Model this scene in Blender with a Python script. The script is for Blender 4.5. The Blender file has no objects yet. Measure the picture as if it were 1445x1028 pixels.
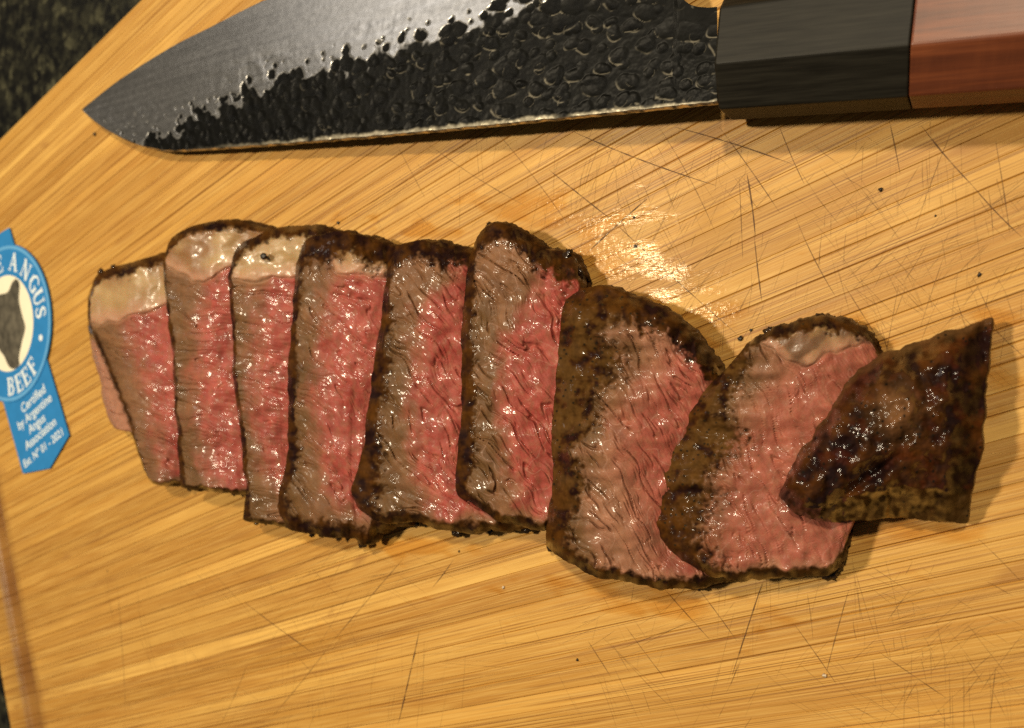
import bpy, math, random
import numpy as np
from mathutils import Vector

random.seed(4)
rng = np.random.default_rng(4)
sc = bpy.context.scene
COL = sc.collection

# ------------------------------------------------------------------ camera
# The board's top is z = 0, the optical axis meets it at the origin; the phone
# is held above the right-hand end of the board and looks back along it.
PW, PH = 1445.0, 1028.0
FPX, DIST, TILT = 1120.0, 0.24, math.radians(31.1)
ST, CT = math.sin(TILT), math.cos(TILT)
CAM = np.array([ST * DIST, 0.0, CT * DIST])
cd = bpy.data.cameras.new("camera")
cam = bpy.data.objects.new("camera", cd)
COL.objects.link(cam)
cam.location = CAM
cam.rotation_euler = (0, TILT, 0)
cd.sensor_width = 36.0
cd.lens = 36.0 * FPX / PW
cd.clip_start, cd.clip_end = 0.01, 20
cd.dof.use_dof = True
cd.dof.focus_distance = 0.206
cd.dof.aperture_fstop = 15.0
sc.camera = cam

# ------------------------------------------------------------------ light
world = bpy.data.worlds.new("World")
sc.world = world
world.use_nodes = True
wb = world.node_tree.nodes["Background"]
wb.inputs[0].default_value = (1.0, 0.90, 0.76, 1)
wb.inputs[1].default_value = 0.065


def lamp(name, loc, target, power, size, color):
    ld = bpy.data.lights.new(name, 'AREA')
    ld.shape = 'DISK'
    ld.size = size
    ld.energy = power
    ld.color = color
    o = bpy.data.objects.new(name, ld)
    COL.objects.link(o)
    o.location = loc
    o.rotation_euler = (Vector(target) - Vector(loc)).to_track_quat('-Z', 'Y').to_euler()
    return o


# two ceiling downlights: one beyond the far end of the board, one behind the knife
lamp("ceiling_lamp", (-0.36, 0.154, 1.10), (0, 0, 0), 11.0, 0.085, (1.0, 0.85, 0.61))
lamp("ceiling_lamp", (0.30, 0.55, 1.10), (0, 0, 0), 11.0, 0.09, (1.0, 0.85, 0.61))
# unseen soft fill lamp, added to brighten the ground bevel of the blade
lamp("bevel_fill_lamp", (-0.88, 0.80, 1.05), (0, 0.05, 0), 1.5, 0.42, (1.0, 0.93, 0.84))
sc.view_settings.view_transform = 'Standard'
sc.view_settings.look = 'None'
sc.view_settings.exposure = 0.0
sc.view_settings.gamma = 1.0
sc.render.engine = 'CYCLES'
sc.cycles.max_bounces = 6
sc.cycles.use_denoising = False   # keep the crisp wet glints and a little grain


# ------------------------------------------------------------------ measuring
def P(px, py, z=0.0):
    """photo measurement + height above the board -> metres in the scene"""
    px, py, z = np.broadcast_arrays(np.asarray(px, float), np.asarray(py, float), np.asarray(z, float))
    dx, dy = (px - PW / 2) / FPX, (py - PH / 2) / FPX
    wx, wy, wz = CT * dx - ST, -dy, -ST * dx - CT
    t = (z - CAM[2]) / wz
    return np.stack([CAM[0] + t * wx, CAM[1] + t * wy, z], -1)


# ------------------------------------------------------------------ noise
def _h(ix, iy, seed):
    n = (ix.astype(np.int64) * 374761393 + iy.astype(np.int64) * 668265263 + seed * 974634777) & 0xFFFFFFFF
    n = ((n ^ (n >> 13)) * 1274126177) & 0xFFFFFFFF
    n = ((n ^ (n >> 16)) * 2246822519) & 0xFFFFFFFF
    n = n ^ (n >> 15)
    return (n & 0xFFFFFF) / float(0x1000000)


def perlin(x, y, seed=0):
    ix, iy = np.floor(x), np.floor(y)
    fx, fy = x - ix, y - iy
    sx, sy = fx * fx * fx * (fx * (fx * 6 - 15) + 10), fy * fy * fy * (fy * (fy * 6 - 15) + 10)

    def g(ax, ay, dx, dy):
        a = _h(ax, ay, seed) * 2 * math.pi
        return np.cos(a) * dx + np.sin(a) * dy
    a = g(ix, iy, fx, fy); b = g(ix + 1, iy, fx - 1, fy)
    c = g(ix, iy + 1, fx, fy - 1); d = g(ix + 1, iy + 1, fx - 1, fy - 1)
    return ((a + (b - a) * sx) * (1 - sy) + (c + (d - c) * sx) * sy) * 1.5


def fbm(x, y, seed=0, oct=4):
    r, a = 0, 1.0
    for k in range(oct):
        r = r + a * perlin(x, y, seed + 17 * k); x, y, a = x * 2.03, y * 2.03, a * 0.5
    return r


def voronoi(x, y, seed=0, jit=0.95):
    ix, iy = np.floor(x), np.floor(y)
    f1 = np.full(x.shape, 9.0); f2 = np.full(x.shape, 9.0); cid = np.zeros(x.shape); 
    for ox in (-1, 0, 1):
        for oy in (-1, 0, 1):
            cx, cy = ix + ox, iy + oy
            d = np.hypot(cx + 0.5 + (_h(cx, cy, seed) - 0.5) * jit - x, cy + 0.5 + (_h(cx, cy, seed + 1) - 0.5) * jit - y)
            near = d < f1
            f2 = np.where(near, f1, np.minimum(f2, d))
            cid = np.where(near, _h(cx, cy, seed + 2), cid)
            f1 = np.where(near, d, f1)
    return f1, f2, cid


def ss(a, b, x):
    t = np.clip((x - a) / (b - a), 0, 1)
    return t * t * (3 - 2 * t)


def mix(a, b, t):
    return a + (b - a) * t


# ------------------------------------------------------------------ mesh helpers
def tag(o, label=None, cat=None, group=None, kind=None):
    if label: o["label"] = label
    if cat: o["category"] = cat
    if group: o["group"] = group
    if kind: o["kind"] = kind
    return o


def empty(name, loc=(0, 0, 0), rz=0.0):
    o = bpy.data.objects.new(name, None)
    o.empty_display_size = 0.02
    COL.objects.link(o)
    o.location = loc
    o.rotation_euler = (0, 0, rz)
    return o


def link(name, me, mat=None, parent=None):
    o = bpy.data.objects.new(name, me)
    if mat: me.materials.append(mat)
    COL.objects.link(o)
    if parent: o.parent = parent
    return o


def mesh(name, V, F, smooth=True, col=None, rgh=None, normals=None):
    me = bpy.data.meshes.new(name)
    me.from_pydata([tuple(v) for v in V], [], [tuple(int(i) for i in f) for f in F])
    if smooth:
        me.polygons.foreach_set("use_smooth", np.ones(len(me.polygons), bool))
    if col is not None:
        at = me.color_attributes.new("Col", 'FLOAT_COLOR', 'POINT')
        c4 = np.ones((len(V), 4), np.float32); c4[:, :3] = col
        at.data.foreach_set("color", c4.ravel())
    if rgh is not None:
        at = me.attributes.new("wet", 'FLOAT', 'POINT')
        at.data.foreach_set("value", np.asarray(rgh, np.float32))
    me.validate()
    me.update()
    if normals is not None:
        me.normals_split_custom_set_from_vertices([tuple(n) for n in normals])
    return me


def grid_faces(nr, nc, off=0):
    i = np.arange(nr - 1)[:, None] * nc + np.arange(nc - 1)[None, :] + off
    return np.stack([i, i + 1, i + nc + 1, i + nc], -1).reshape(-1, 4)


def vnormals(V, F):
    n = np.zeros_like(V)
    a, b, c, d = (V[F[:, k]] for k in range(4))
    fn = np.cross(c - a, d - b)
    for k in range(4):
        np.add.at(n, F[:, k], fn)
    return n / (np.linalg.norm(n, axis=1, keepdims=True) + 1e-15)


def submesh(name, V, F, sel, N, col, wet):
    f = F[sel]
    used, inv = np.unique(f.ravel(), return_inverse=True)
    return mesh(name, V[used], inv.reshape(-1, 4), True, col[used], wet[used], N[used])


def prism(pts, z0, z1):
    """closed flat polygon given as (x, y) list, extruded between two heights"""
    n = len(pts)
    V = [(x, y, z0) for x, y in pts] + [(x, y, z1) for x, y in pts]
    F = [tuple(range(n, 2 * n)), tuple(range(n - 1, -1, -1))]
    F += [(i, (i + 1) % n, n + (i + 1) % n, n + i) for i in range(n)]
    return V, F


def resample(pts, n):
    p = np.array(pts, float)
    q = np.vstack([2 * p[0] - p[1], p, 2 * p[-1] - p[-2]])
    out = []
    for i in range(1, len(q) - 2):
        t = np.linspace(0, 1, 16, endpoint=False)[:, None]
        a, b, c, d = q[i - 1], q[i], q[i + 1], q[i + 2]
        cr = 0.5 * (2 * b + (c - a) * t + (2 * a - 5 * b + 4 * c - d) * t ** 2 + (3 * b - a - 3 * c + d) * t ** 3)
        out.append(cr * 0.8 + (b + (c - b) * t) * 0.2)
    out = np.vstack(out + [p[-1:]])
    s = np.r_[0, np.cumsum(np.hypot(*np.diff(out, axis=0).T))]
    u = np.linspace(0, s[-1], n)
    return np.stack([np.interp(u, s, out[:, 0]), np.interp(u, s, out[:, 1])], -1)


# ------------------------------------------------------------------ materials
def newmat(name):
    m = bpy.data.materials.new(name)
    m.use_nodes = True
    nt = m.node_tree
    return m, nt, nt.nodes, nt.links, nt.nodes["Principled BSDF"]


def nd(nodes, typ, **kw):
    n = nodes.new(typ)
    for k, v in kw.items():
        setattr(n, k, v)
    return n


def noise_node(nodes, links, vec, scale, detail=3, rough=0.55, dist=0.0):
    n = nodes.new("ShaderNodeTexNoise")
    n.inputs["Scale"].default_value = scale
    n.inputs["Detail"].default_value = detail
    n.inputs["Roughness"].default_value = rough
    n.inputs["Distortion"].default_value = dist
    if vec is not None: links.new(vec, n.inputs["Vector"])
    return n


def mapping(nodes, links, vec, scale=(1, 1, 1), rot=(0, 0, 0)):
    m = nodes.new("ShaderNodeMapping")
    m.inputs["Scale"].default_value = scale
    m.inputs["Rotation"].default_value = rot
    links.new(vec, m.inputs["Vector"])
    return m.outputs[0]


def ramp(nodes, links, fac, stops):
    r = nodes.new("ShaderNodeValToRGB")
    e = r.color_ramp.elements
    while len(e) < len(stops): e.new(0.5)
    for el, (p, c) in zip(e, stops):
        el.position = p
        el.color = (*c, 1) if len(c) == 3 else c
    links.new(fac, r.inputs[0])
    return r.outputs[0]


def mixc(nodes, links, fac, a, b, mode='MIX'):
    m = nodes.new("ShaderNodeMix")
    m.data_type = 'RGBA'; m.blend_type = mode
    for sock, v in ((m.inputs[0], fac), (m.inputs[6], a), (m.inputs[7], b)):
        if isinstance(v, (int, float)): sock.default_value = v
        elif isinstance(v, tuple): sock.default_value = (*v, 1)
        else: links.new(v, sock)
    return m.outputs[2]


def math_node(nodes, links, op, a, b=None, clamp=False):
    m = nodes.new("ShaderNodeMath"); m.operation = op; m.use_clamp = clamp
    for sock, v in ((m.inputs[0], a), (m.inputs[1], b)):
        if v is None: continue
        if isinstance(v, (int, float)): sock.default_value = v
        else: links.new(v, sock)
    return m.outputs[0]


def bump(nodes, links, h, strength, dist, normal=None):
    b = nodes.new("ShaderNodeBump")
    b.inputs["Strength"].default_value = strength
    b.inputs["Distance"].default_value = dist
    links.new(h, b.inputs["Height"])
    if normal is not None: links.new(normal, b.inputs["Normal"])
    return b.outputs[0]


def flat_mat(name, col, rough=0.5, spec=0.5, var=0.0, vscale=300, bmp=0.0, metallic=0.0):
    m, nt, N, L, b = newmat(name)
    tc = N.new("ShaderNodeTexCoord").outputs["Object"]
    n = noise_node(N, L, tc, vscale)
    c = mixc(N, L, ramp(N, L, n.outputs["Fac"], [(0.3, (0, 0, 0)), (0.7, (1, 1, 1))]),
             tuple(x * (1 - var) for x in col), tuple(min(1, x * (1 + var)) for x in col))
    L.new(c, b.inputs["Base Color"])
    b.inputs["Roughness"].default_value = rough
    b.inputs["Specular IOR Level"].default_value = spec
    b.inputs["Metallic"].default_value = metallic
    if bmp: L.new(bump(N, L, n.outputs["Fac"], 0.6, bmp), b.inputs["Normal"])
    return m


def meat_mat(name, rough, coat, fine, sss, fine_scale=2200.0, var=0.2, lump=0.35, spec=0.2, glint=0.00011, glint_scale=900.0):
    m, nt, N, L, b = newmat(name)
    tc = N.new("ShaderNodeTexCoord").outputs["Object"]
    col = nd(N, "ShaderNodeAttribute", attribute_name="Col").outputs["Color"]
    wet = nd(N, "ShaderNodeAttribute", attribute_name="wet").outputs["Fac"]
    n1 = noise_node(N, L, tc, 420, 4, 0.6)
    v = ramp(N, L, n1.outputs["Fac"], [(0.25, (1 - var,) * 3), (0.75, (1 + var,) * 3)])
    L.new(mixc(N, L, 1.0, col, v, 'MULTIPLY'), b.inputs["Base Color"])
    n2 = noise_node(N, L, tc, fine_scale, 2, 0.55)
    n3 = noise_node(N, L, tc, 600, 3, 0.6)
    h = math_node(N, L, 'ADD', n2.outputs["Fac"], math_node(N, L, 'MULTIPLY', n3.outputs["Fac"], lump))
    nrm = bump(N, L, h, 0.7, fine)
    L.new(nrm, b.inputs["Normal"])
    n4 = noise_node(N, L, tc, glint_scale, 0.6, 0.5)
    L.new(bump(N, L, n4.outputs["Fac"], 1.0, glint), b.inputs["Coat Normal"])
    b.inputs["Roughness"].default_value = rough
    L.new(math_node(N, L, 'MULTIPLY', wet, coat), b.inputs["Coat Weight"])
    b.inputs["Coat Roughness"].default_value = 0.14
    b.inputs["Specular IOR Level"].default_value = spec
    b.inputs["Subsurface Weight"].default_value = sss
    b.inputs["Subsurface Radius"].default_value = (1.0, 0.35, 0.2)
    b.inputs["Subsurface Scale"].default_value = 0.0015
    return m


M_LEAN = meat_mat("lean_meat", 0.55, 0.75, 0.00009, 0.10)
M_FAT = meat_mat("beef_fat", 0.40, 0.7, 0.00006, 0.45, 900.0, 0.07, 0.35, 0.3, 0.00006, 600.0)
M_CRUST = meat_mat("seared_crust", 0.55, 1.0, 0.00009, 0.0, 900.0, 0.4, 1.0, 0.03, 0.00007, 800.0)


def bamboo_mat():
    m, nt, N, L, b = newmat("bamboo")
    tc = N.new("ShaderNodeTexCoord").outputs["Object"]
    rnd = N.new("ShaderNodeObjectInfo").outputs["Random"]
    off = N.new("ShaderNodeCombineXYZ")
    L.new(math_node(N, L, 'MULTIPLY', rnd, 37.0), off.inputs[0])
    L.new(math_node(N, L, 'MULTIPLY', rnd, 11.0), off.inputs[2])
    va = nd(N, "ShaderNodeVectorMath", operation='ADD')
    L.new(tc, va.inputs[0]); L.new(off.outputs[0], va.inputs[1])
    p = va.outputs[0]
    base = ramp(N, L, rnd, [(0.0, (0.41, 0.195, 0.034)), (0.22, (0.60, 0.330, 0.072)), (0.45, (0.48, 0.245, 0.046)), (0.72, (0.70, 0.415, 0.105)), (1.0, (0.55, 0.282, 0.055))])
    wn = nd(N, "ShaderNodeTexWhiteNoise", noise_dimensions='1D'); L.new(rnd, wn.inputs["W"])
    base = mixc(N, L, 1.0, base, ramp(N, L, wn.outputs["Value"], [(0.0, (0.80, 0.74, 0.66)), (0.5, (1, 1, 1)), (1.0, (1.05, 1.04, 1.02))]), 'MULTIPLY')
    # broad tone drift along a strip
    t1 = noise_node(N, L, mapping(N, L, p, (9, 90, 9)), 1.0, 3)
    base = mixc(N, L, ramp(N, L, t1.outputs["Fac"], [(0.42, (0, 0, 0)), (0.66, (0.8, 0.8, 0.8))]), base, (0.42, 0.195, 0.034))
    # pale and dark fibre bundles
    t2 = noise_node(N, L, mapping(N, L, p, (13, 1900, 13)), 1.0, 3, 0.65, 0.1)
    f2 = ramp(N, L, t2.outputs["Fac"], [(0.50, (0, 0, 0)), (0.66, (1, 1, 1))])
    gate = noise_node(N, L, mapping(N, L, p, (14, 170, 14)), 1.0, 2)
    g2 = ramp(N, L, gate.outputs["Fac"], [(0.36, (0.12, 0.12, 0.12)), (0.60, (1, 1, 1))])
    base = mixc(N, L, mixc(N, L, 1.0, f2, g2, 'MULTIPLY'), base, (0.27, 0.110, 0.022))
    t3 = noise_node(N, L, mapping(N, L, p, (40, 2600, 40)), 1.0, 2, 0.6)
    base = mixc(N, L, ramp(N, L, t3.outputs["Fac"], [(0.35, (0.45, 0.45, 0.45)), (0.55, (0, 0, 0))]), base, (0.72, 0.46, 0.135))
    t4 = noise_node(N, L, mapping(N, L, p, (6, 2600, 6)), 1.0, 3, 0.65, 0.05)
    f4 = ramp(N, L, t4.outputs["Fac"], [(0.58, (0, 0, 0)), (0.63, (0.9, 0.9, 0.9))])
    base = mixc(N, L, f4, base, (0.21, 0.085, 0.016))
    # culm nodes: short darker knuckles across a strip
    kn = noise_node(N, L, mapping(N, L, p, (26, 60, 26)), 1.0, 2, 0.4, 0.8)
    base = mixc(N, L, ramp(N, L, kn.outputs["Fac"], [(0.68, (0, 0, 0)), (0.76, (0.55, 0.55, 0.55))]), base, (0.30, 0.13, 0.03))
    # old stains from earlier meals
    sp = noise_node(N, L, tc, 24, 4, 0.6)
    base = mixc(N, L, ramp(N, L, sp.outputs["Fac"], [(0.52, (0, 0, 0)), (0.75, (0.5, 0.5, 0.5))]), base, (0.44, 0.225, 0.042))
    st = nd(N, "ShaderNodeAttribute", attribute_name="wet").outputs["Fac"]
    base = mixc(N, L, st, base, (0.20, 0.085, 0.022))
    L.new(base, b.inputs["Base Color"])
    r = math_node(N, L, 'MULTIPLY', sp.outputs["Fac"], 0.35)
    r = math_node(N, L, 'ADD', r, 0.30)
    r = math_node(N, L, 'SUBTRACT', r, math_node(N, L, 'MULTIPLY', st, 0.2))
    L.new(r, b.inputs["Roughness"])
    b.inputs["Specular IOR Level"].default_value = 0.35
    hh = math_node(N, L, 'ADD', t2.outputs["Fac"], t3.outputs["Fac"])
    fine = noise_node(N, L, tc, 1800, 2)
    hh = math_node(N, L, 'ADD', hh, math_node(N, L, 'MULTIPLY', fine.outputs["Fac"], 0.5))
    L.new(bump(N, L, hh, 0.5, 0.00012), b.inputs["Normal"])
    return m


M_BAMBOO = bamboo_mat()


def granite_mat():
    m, nt, N, L, b = newmat("granite")
    tc = N.new("ShaderNodeTexCoord").outputs["Object"]
    v = N.new("ShaderNodeTexVoronoi"); v.inputs["Scale"].default_value = 260
    L.new(tc, v.inputs["Vector"])
    n = noise_node(N, L, tc, 110, 4, 0.65)
    c1 = ramp(N, L, v.outputs["Color"], [(0.2, (0.012, 0.011, 0.008)), (0.6, (0.035, 0.034, 0.022)), (0.95, (0.10, 0.095, 0.06))])
    c2 = ramp(N, L, n.outputs["Fac"], [(0.42, (0.10, 0.10, 0.10)), (0.66, (0.95, 0.95, 0.85))])
    L.new(mixc(N, L, 1.0, c1, c2, 'MULTIPLY'), b.inputs["Base Color"])
    b.inputs["Roughness"].default_value = 0.35
    b.inputs["Specular IOR Level"].default_value = 0.3
    return m


# ------------------------------------------------------------------ countertop
GA = math.radians(20.35)
G = np.array([math.cos(GA), math.sin(GA)]); H = np.array([-math.sin(GA), math.cos(GA)])


def bu(p): return p[..., 0] * G[0] + p[..., 1] * G[1]
def bw(p): return p[..., 0] * H[0] + p[..., 1] * H[1]


BT = 0.019
V, F = prism([(-0.9, -0.7), (0.9, -0.7), (0.9, 0.8), (-0.9, 0.8)], -BT - 0.03, -BT - 0.0005)
ct = tag(link("countertop", mesh("countertop", V, F, False), granite_mat()), kind="structure")

# ------------------------------------------------------------------ cutting board
W_TOP = float(np.mean([bw(P(0, 190)), bw(P(95, 95)), bw(P(190, 0))]))
U_LEFT = float(np.mean([bu(P(12, 1028)), bu(P(0, 976))]))
GR0 = float(np.mean([bu(P(39, 1028)), bu(P(0, 838))]))
GR1 = float(np.mean([bu(P(62, 1028)), bu(P(10, 760))]))
U_RIGHT, W_BOT = U_LEFT + 0.54, W_TOP - 0.355
board = tag(empty("cutting_board", (0, 0, -BT), GA),
            "worn bamboo cutting board full of knife cuts under the sliced steak", "cutting board")
us = np.unique(np.r_[U_LEFT, U_LEFT + 0.0008, U_LEFT + 0.002, U_LEFT + 0.0045,
                     np.linspace(GR0, GR1, 13), np.linspace(GR1 + 0.006, U_RIGHT - 0.004, 16), U_RIGHT])


def strip_top(u):
    z = np.zeros_like(u)
    t = (u - (GR0 + GR1) / 2) / ((GR1 - GR0) / 2)
    z = np.where(np.abs(t) < 1, -0.0032 * np.sqrt(np.clip(1 - t * t, 0, 1)), z)
    for e, s in ((U_LEFT, 1), (U_RIGHT, -1)):
        d = np.clip(((u - e) * s) / 0.0045, 0, 1)
        z = z - 0.0035 * (1 - np.sqrt(1 - (1 - d) ** 2))
    return z


w = W_TOP
widths = []
while w > W_BOT:
    wd = random.uniform(0.0036, 0.0068)
    widths.append((w - wd, w)); w -= wd
for k, (w0, w1) in enumerate(widths):
    lift = random.uniform(-0.00003, 0.00003)
    ch = random.choice([0.0001, 0.00014, 0.00018, 0.00024, 0.0003]); jd = -ch * 1.4
    prof = [(w0 + 0.00001, -1), (w0 + 0.00001, jd), (w0 + ch, 0), ((w0 + w1) / 2, 0.00003), (w1 - ch, 0), (w1 - 0.00001, jd), (w1 - 0.00001, -1)]
    if k == 0:      # the board's rounded long edge
        prof = [(w0 + 0.00001, -1), (w0 + 0.00003, -0.0003), (w0 + ch, 0), (w1 - 0.0045, 0), (w1 - 0.002, -0.0006), (w1 - 0.0006, -0.0019), (w1, -0.004), (w1, -1)]
    zt = strip_top(us)
    gv = ss(GR0 - 0.001, GR0 + 0.0015, us) * ss(GR1 + 0.0015, GR1 - 0.001, us)
    V, wetv = [], []
    for pw, pz in prof:
        for uu, zz, gg in zip(us, zt, gv):
            V.append((uu, pw, BT + (zz + pz + lift if pz > -0.5 else -BT)))
            wetv.append(gg * (0.82 + 0.16 * math.sin(pw * 160 + 2)) if pz > -0.5 else 0)
    V = np.array(V)
    nu = len(us)
    F = [tuple(f) for f in grid_faces(len(prof), nu)]
    F = [f[::-1] for f in F]
    n = len(prof)
    F.append(tuple(nu * j for j in range(n))); F.append(tuple(nu * j + nu - 1 for j in range(n))[::-1])
    link("bamboo_strip", mesh("bamboo_strip", V, F, False, None, wetv), M_BAMBOO, board)

# knife cuts: fine dark slits across the grain
def mark_mat():
    m, nt, N, L, b = newmat("knife_cut")
    tr = N.new("ShaderNodeBsdfTransparent")
    mx = N.new("ShaderNodeMixShader")
    tc = N.new("ShaderNodeTexCoord").outputs["Object"]
    n = noise_node(N, L, tc, 260, 3)
    st = nd(N, "ShaderNodeAttribute", attribute_name="wet").outputs["Fac"]
    a = ramp(N, L, n.outputs["Fac"], [(0.3, (0.25, 0.25, 0.25)), (0.62, (1, 1, 1))])
    L.new(math_node(N, L, 'MULTIPLY', st, a), mx.inputs[0])
    L.new(tr.outputs[0], mx.inputs[1]); L.new(b.outputs[0], mx.inputs[2])
    b.inputs["Base Color"].default_value = (0.10, 0.042, 0.010, 1)
    b.inputs["Roughness"].default_value = 0.7
    L.new(mx.outputs[0], N["Material Output"].inputs[0])
    return m


cuts = [((775, 240), (865, 312), 1.5, .9), ((865, 312), (1040, 472), 1.2, .75), ((913, 281), (828, 358), 2.0, .95), ((800, 182), (1010, 262), 1.4, .8),
        ((953, 180), (1118, 232), 1.4, .8), ((1054, 245), (1066, 335), 1.6, .9), ((1064, 330), (1075, 425), 1.3, .8), ((1043, 250), (1048, 365), 1, .6),
        ((1300, 178), (1372, 262), 1.3, .8), ((1372, 262), (1442, 335), 1.1, .7), ((1254, 168), (1270, 245), 1.2, .7), ((345, 850), (445, 924), 1.5, .75),
        ((569, 789), (470, 905), 1.4, .6), ((470, 905), (386, 1010), 1.2, .5), ((592, 890), (562, 1022), 1.8, .8), ((1076, 822), (1033, 954), 1.2, .8),
        ((1198, 832), (1166, 950), 1.1, .6), ((938, 832), (1004, 905), 1.2, .7), ((985, 830), (1040, 905), 1, .6), ((320, 700), (350, 690), 2, .5),
        ((830, 905), (862, 955), 1.2, .6), ((880, 880), (940, 960), 1, .5), ((1120, 880), (1180, 965), 1, .6), ((1240, 920), (1335, 985), 1, .5),
        ((690, 175), (810, 330), 1, .5), ((600, 200), (740, 290), 1, .5), ((560, 205), (600, 280), 1, .45), ((1380, 760), (1440, 820), 1, .4),
        ((640, 790), (610, 830), 1.2, .7), ((165, 820), (178, 1015), 1.6, .4), ((350, 935), (310, 1025), 1.2, .5), ((1015, 180), (1100, 300), 1, .6),
        ((1120, 300), (1180, 420), 1, .5), ((1240, 480), (1190, 400), 1, .5), ((1405, 200), (1425, 330), 1, .5), ((640, 205), (520, 290), 1, .5),
        ((930, 180), (1010, 330), 1, .5), ((1100, 180), (1135, 260), 1, .6), ((1345, 180), (1290, 330), 1, .4)]
for _ in range(160):
    if random.random() < 0.58:
        x, y = random.uniform(520, 1440), random.uniform(175, 480)
    else:
        x, y = random.uniform(180, 1440), random.uniform(770, 1020)
    a = math.radians(random.choice([58, 72, 98, 118, 42, 135, 85, -28, -20]) + random.gauss(0, 7))
    l0_ = random.uniform(30, 120)
    for _k in range(random.randint(3, 13)):
        xx, yy = x + random.gauss(0, 34), y + random.gauss(0, 26)
        aa = a + random.gauss(0, 0.07); l = l0_ * random.uniform(0.4, 1.1)
        cuts.append(((xx, yy), (xx + l * math.cos(aa), yy + l * math.sin(aa)), random.uniform(0.35, 0.8), random.uniform(0.10, 0.42)))
V, F, wv = [], [], []
for (a, b_, wd, op) in cuts:
    A, B = P(*a)[:2], P(*b_)[:2]
    d = B - A; L_ = np.hypot(*d); d = d / L_; nn = np.array([-d[1], d[0]])
    k = max(4, int(L_ / 0.003)); bend = random.gauss(0, 0.012) * L_
    i0 = len(V)
    for j in range(k + 1):
        t = j / k
        c = A + d * L_ * t + nn * bend * 4 * t * (1 - t)
        h = wd * 0.00009 * (0.25 + min(1, 5 * t, 5 * (1 - t))) * random.uniform(0.75, 1.2)
        for s in (-1, 1):
            q = c + nn * h * s
            V.append((bu(q), bw(q), BT + 0.00013)); wv.append(op)
        if j: F.append((i0 + 2 * j - 2, i0 + 2 * j, i0 + 2 * j + 1, i0 + 2 * j - 1))
cm = tag(link("knife_cuts", mesh("knife_cuts", V, F, False, None, wv), mark_mat(), board), kind="stuff")

# ------------------------------------------------------------------ steak slices
C_PINK = np.array([0.39, 0.086, 0.064]); C_DEEP = np.array([0.27, 0.035, 0.025])
C_GREY = np.array([0.130, 0.064, 0.022]); C_PALE = np.array([0.205, 0.095, 0.043]); C_PALE2 = np.array([0.315, 0.142, 0.080])
C_CRUST = np.array([0.014, 0.005, 0.002]); C_CRUST2 = np.array([0.065, 0.024, 0.004])
C_FAT = np.array([0.41, 0.27, 0.125]); C_FATB = np.array([0.24, 0.120, 0.048])

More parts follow.
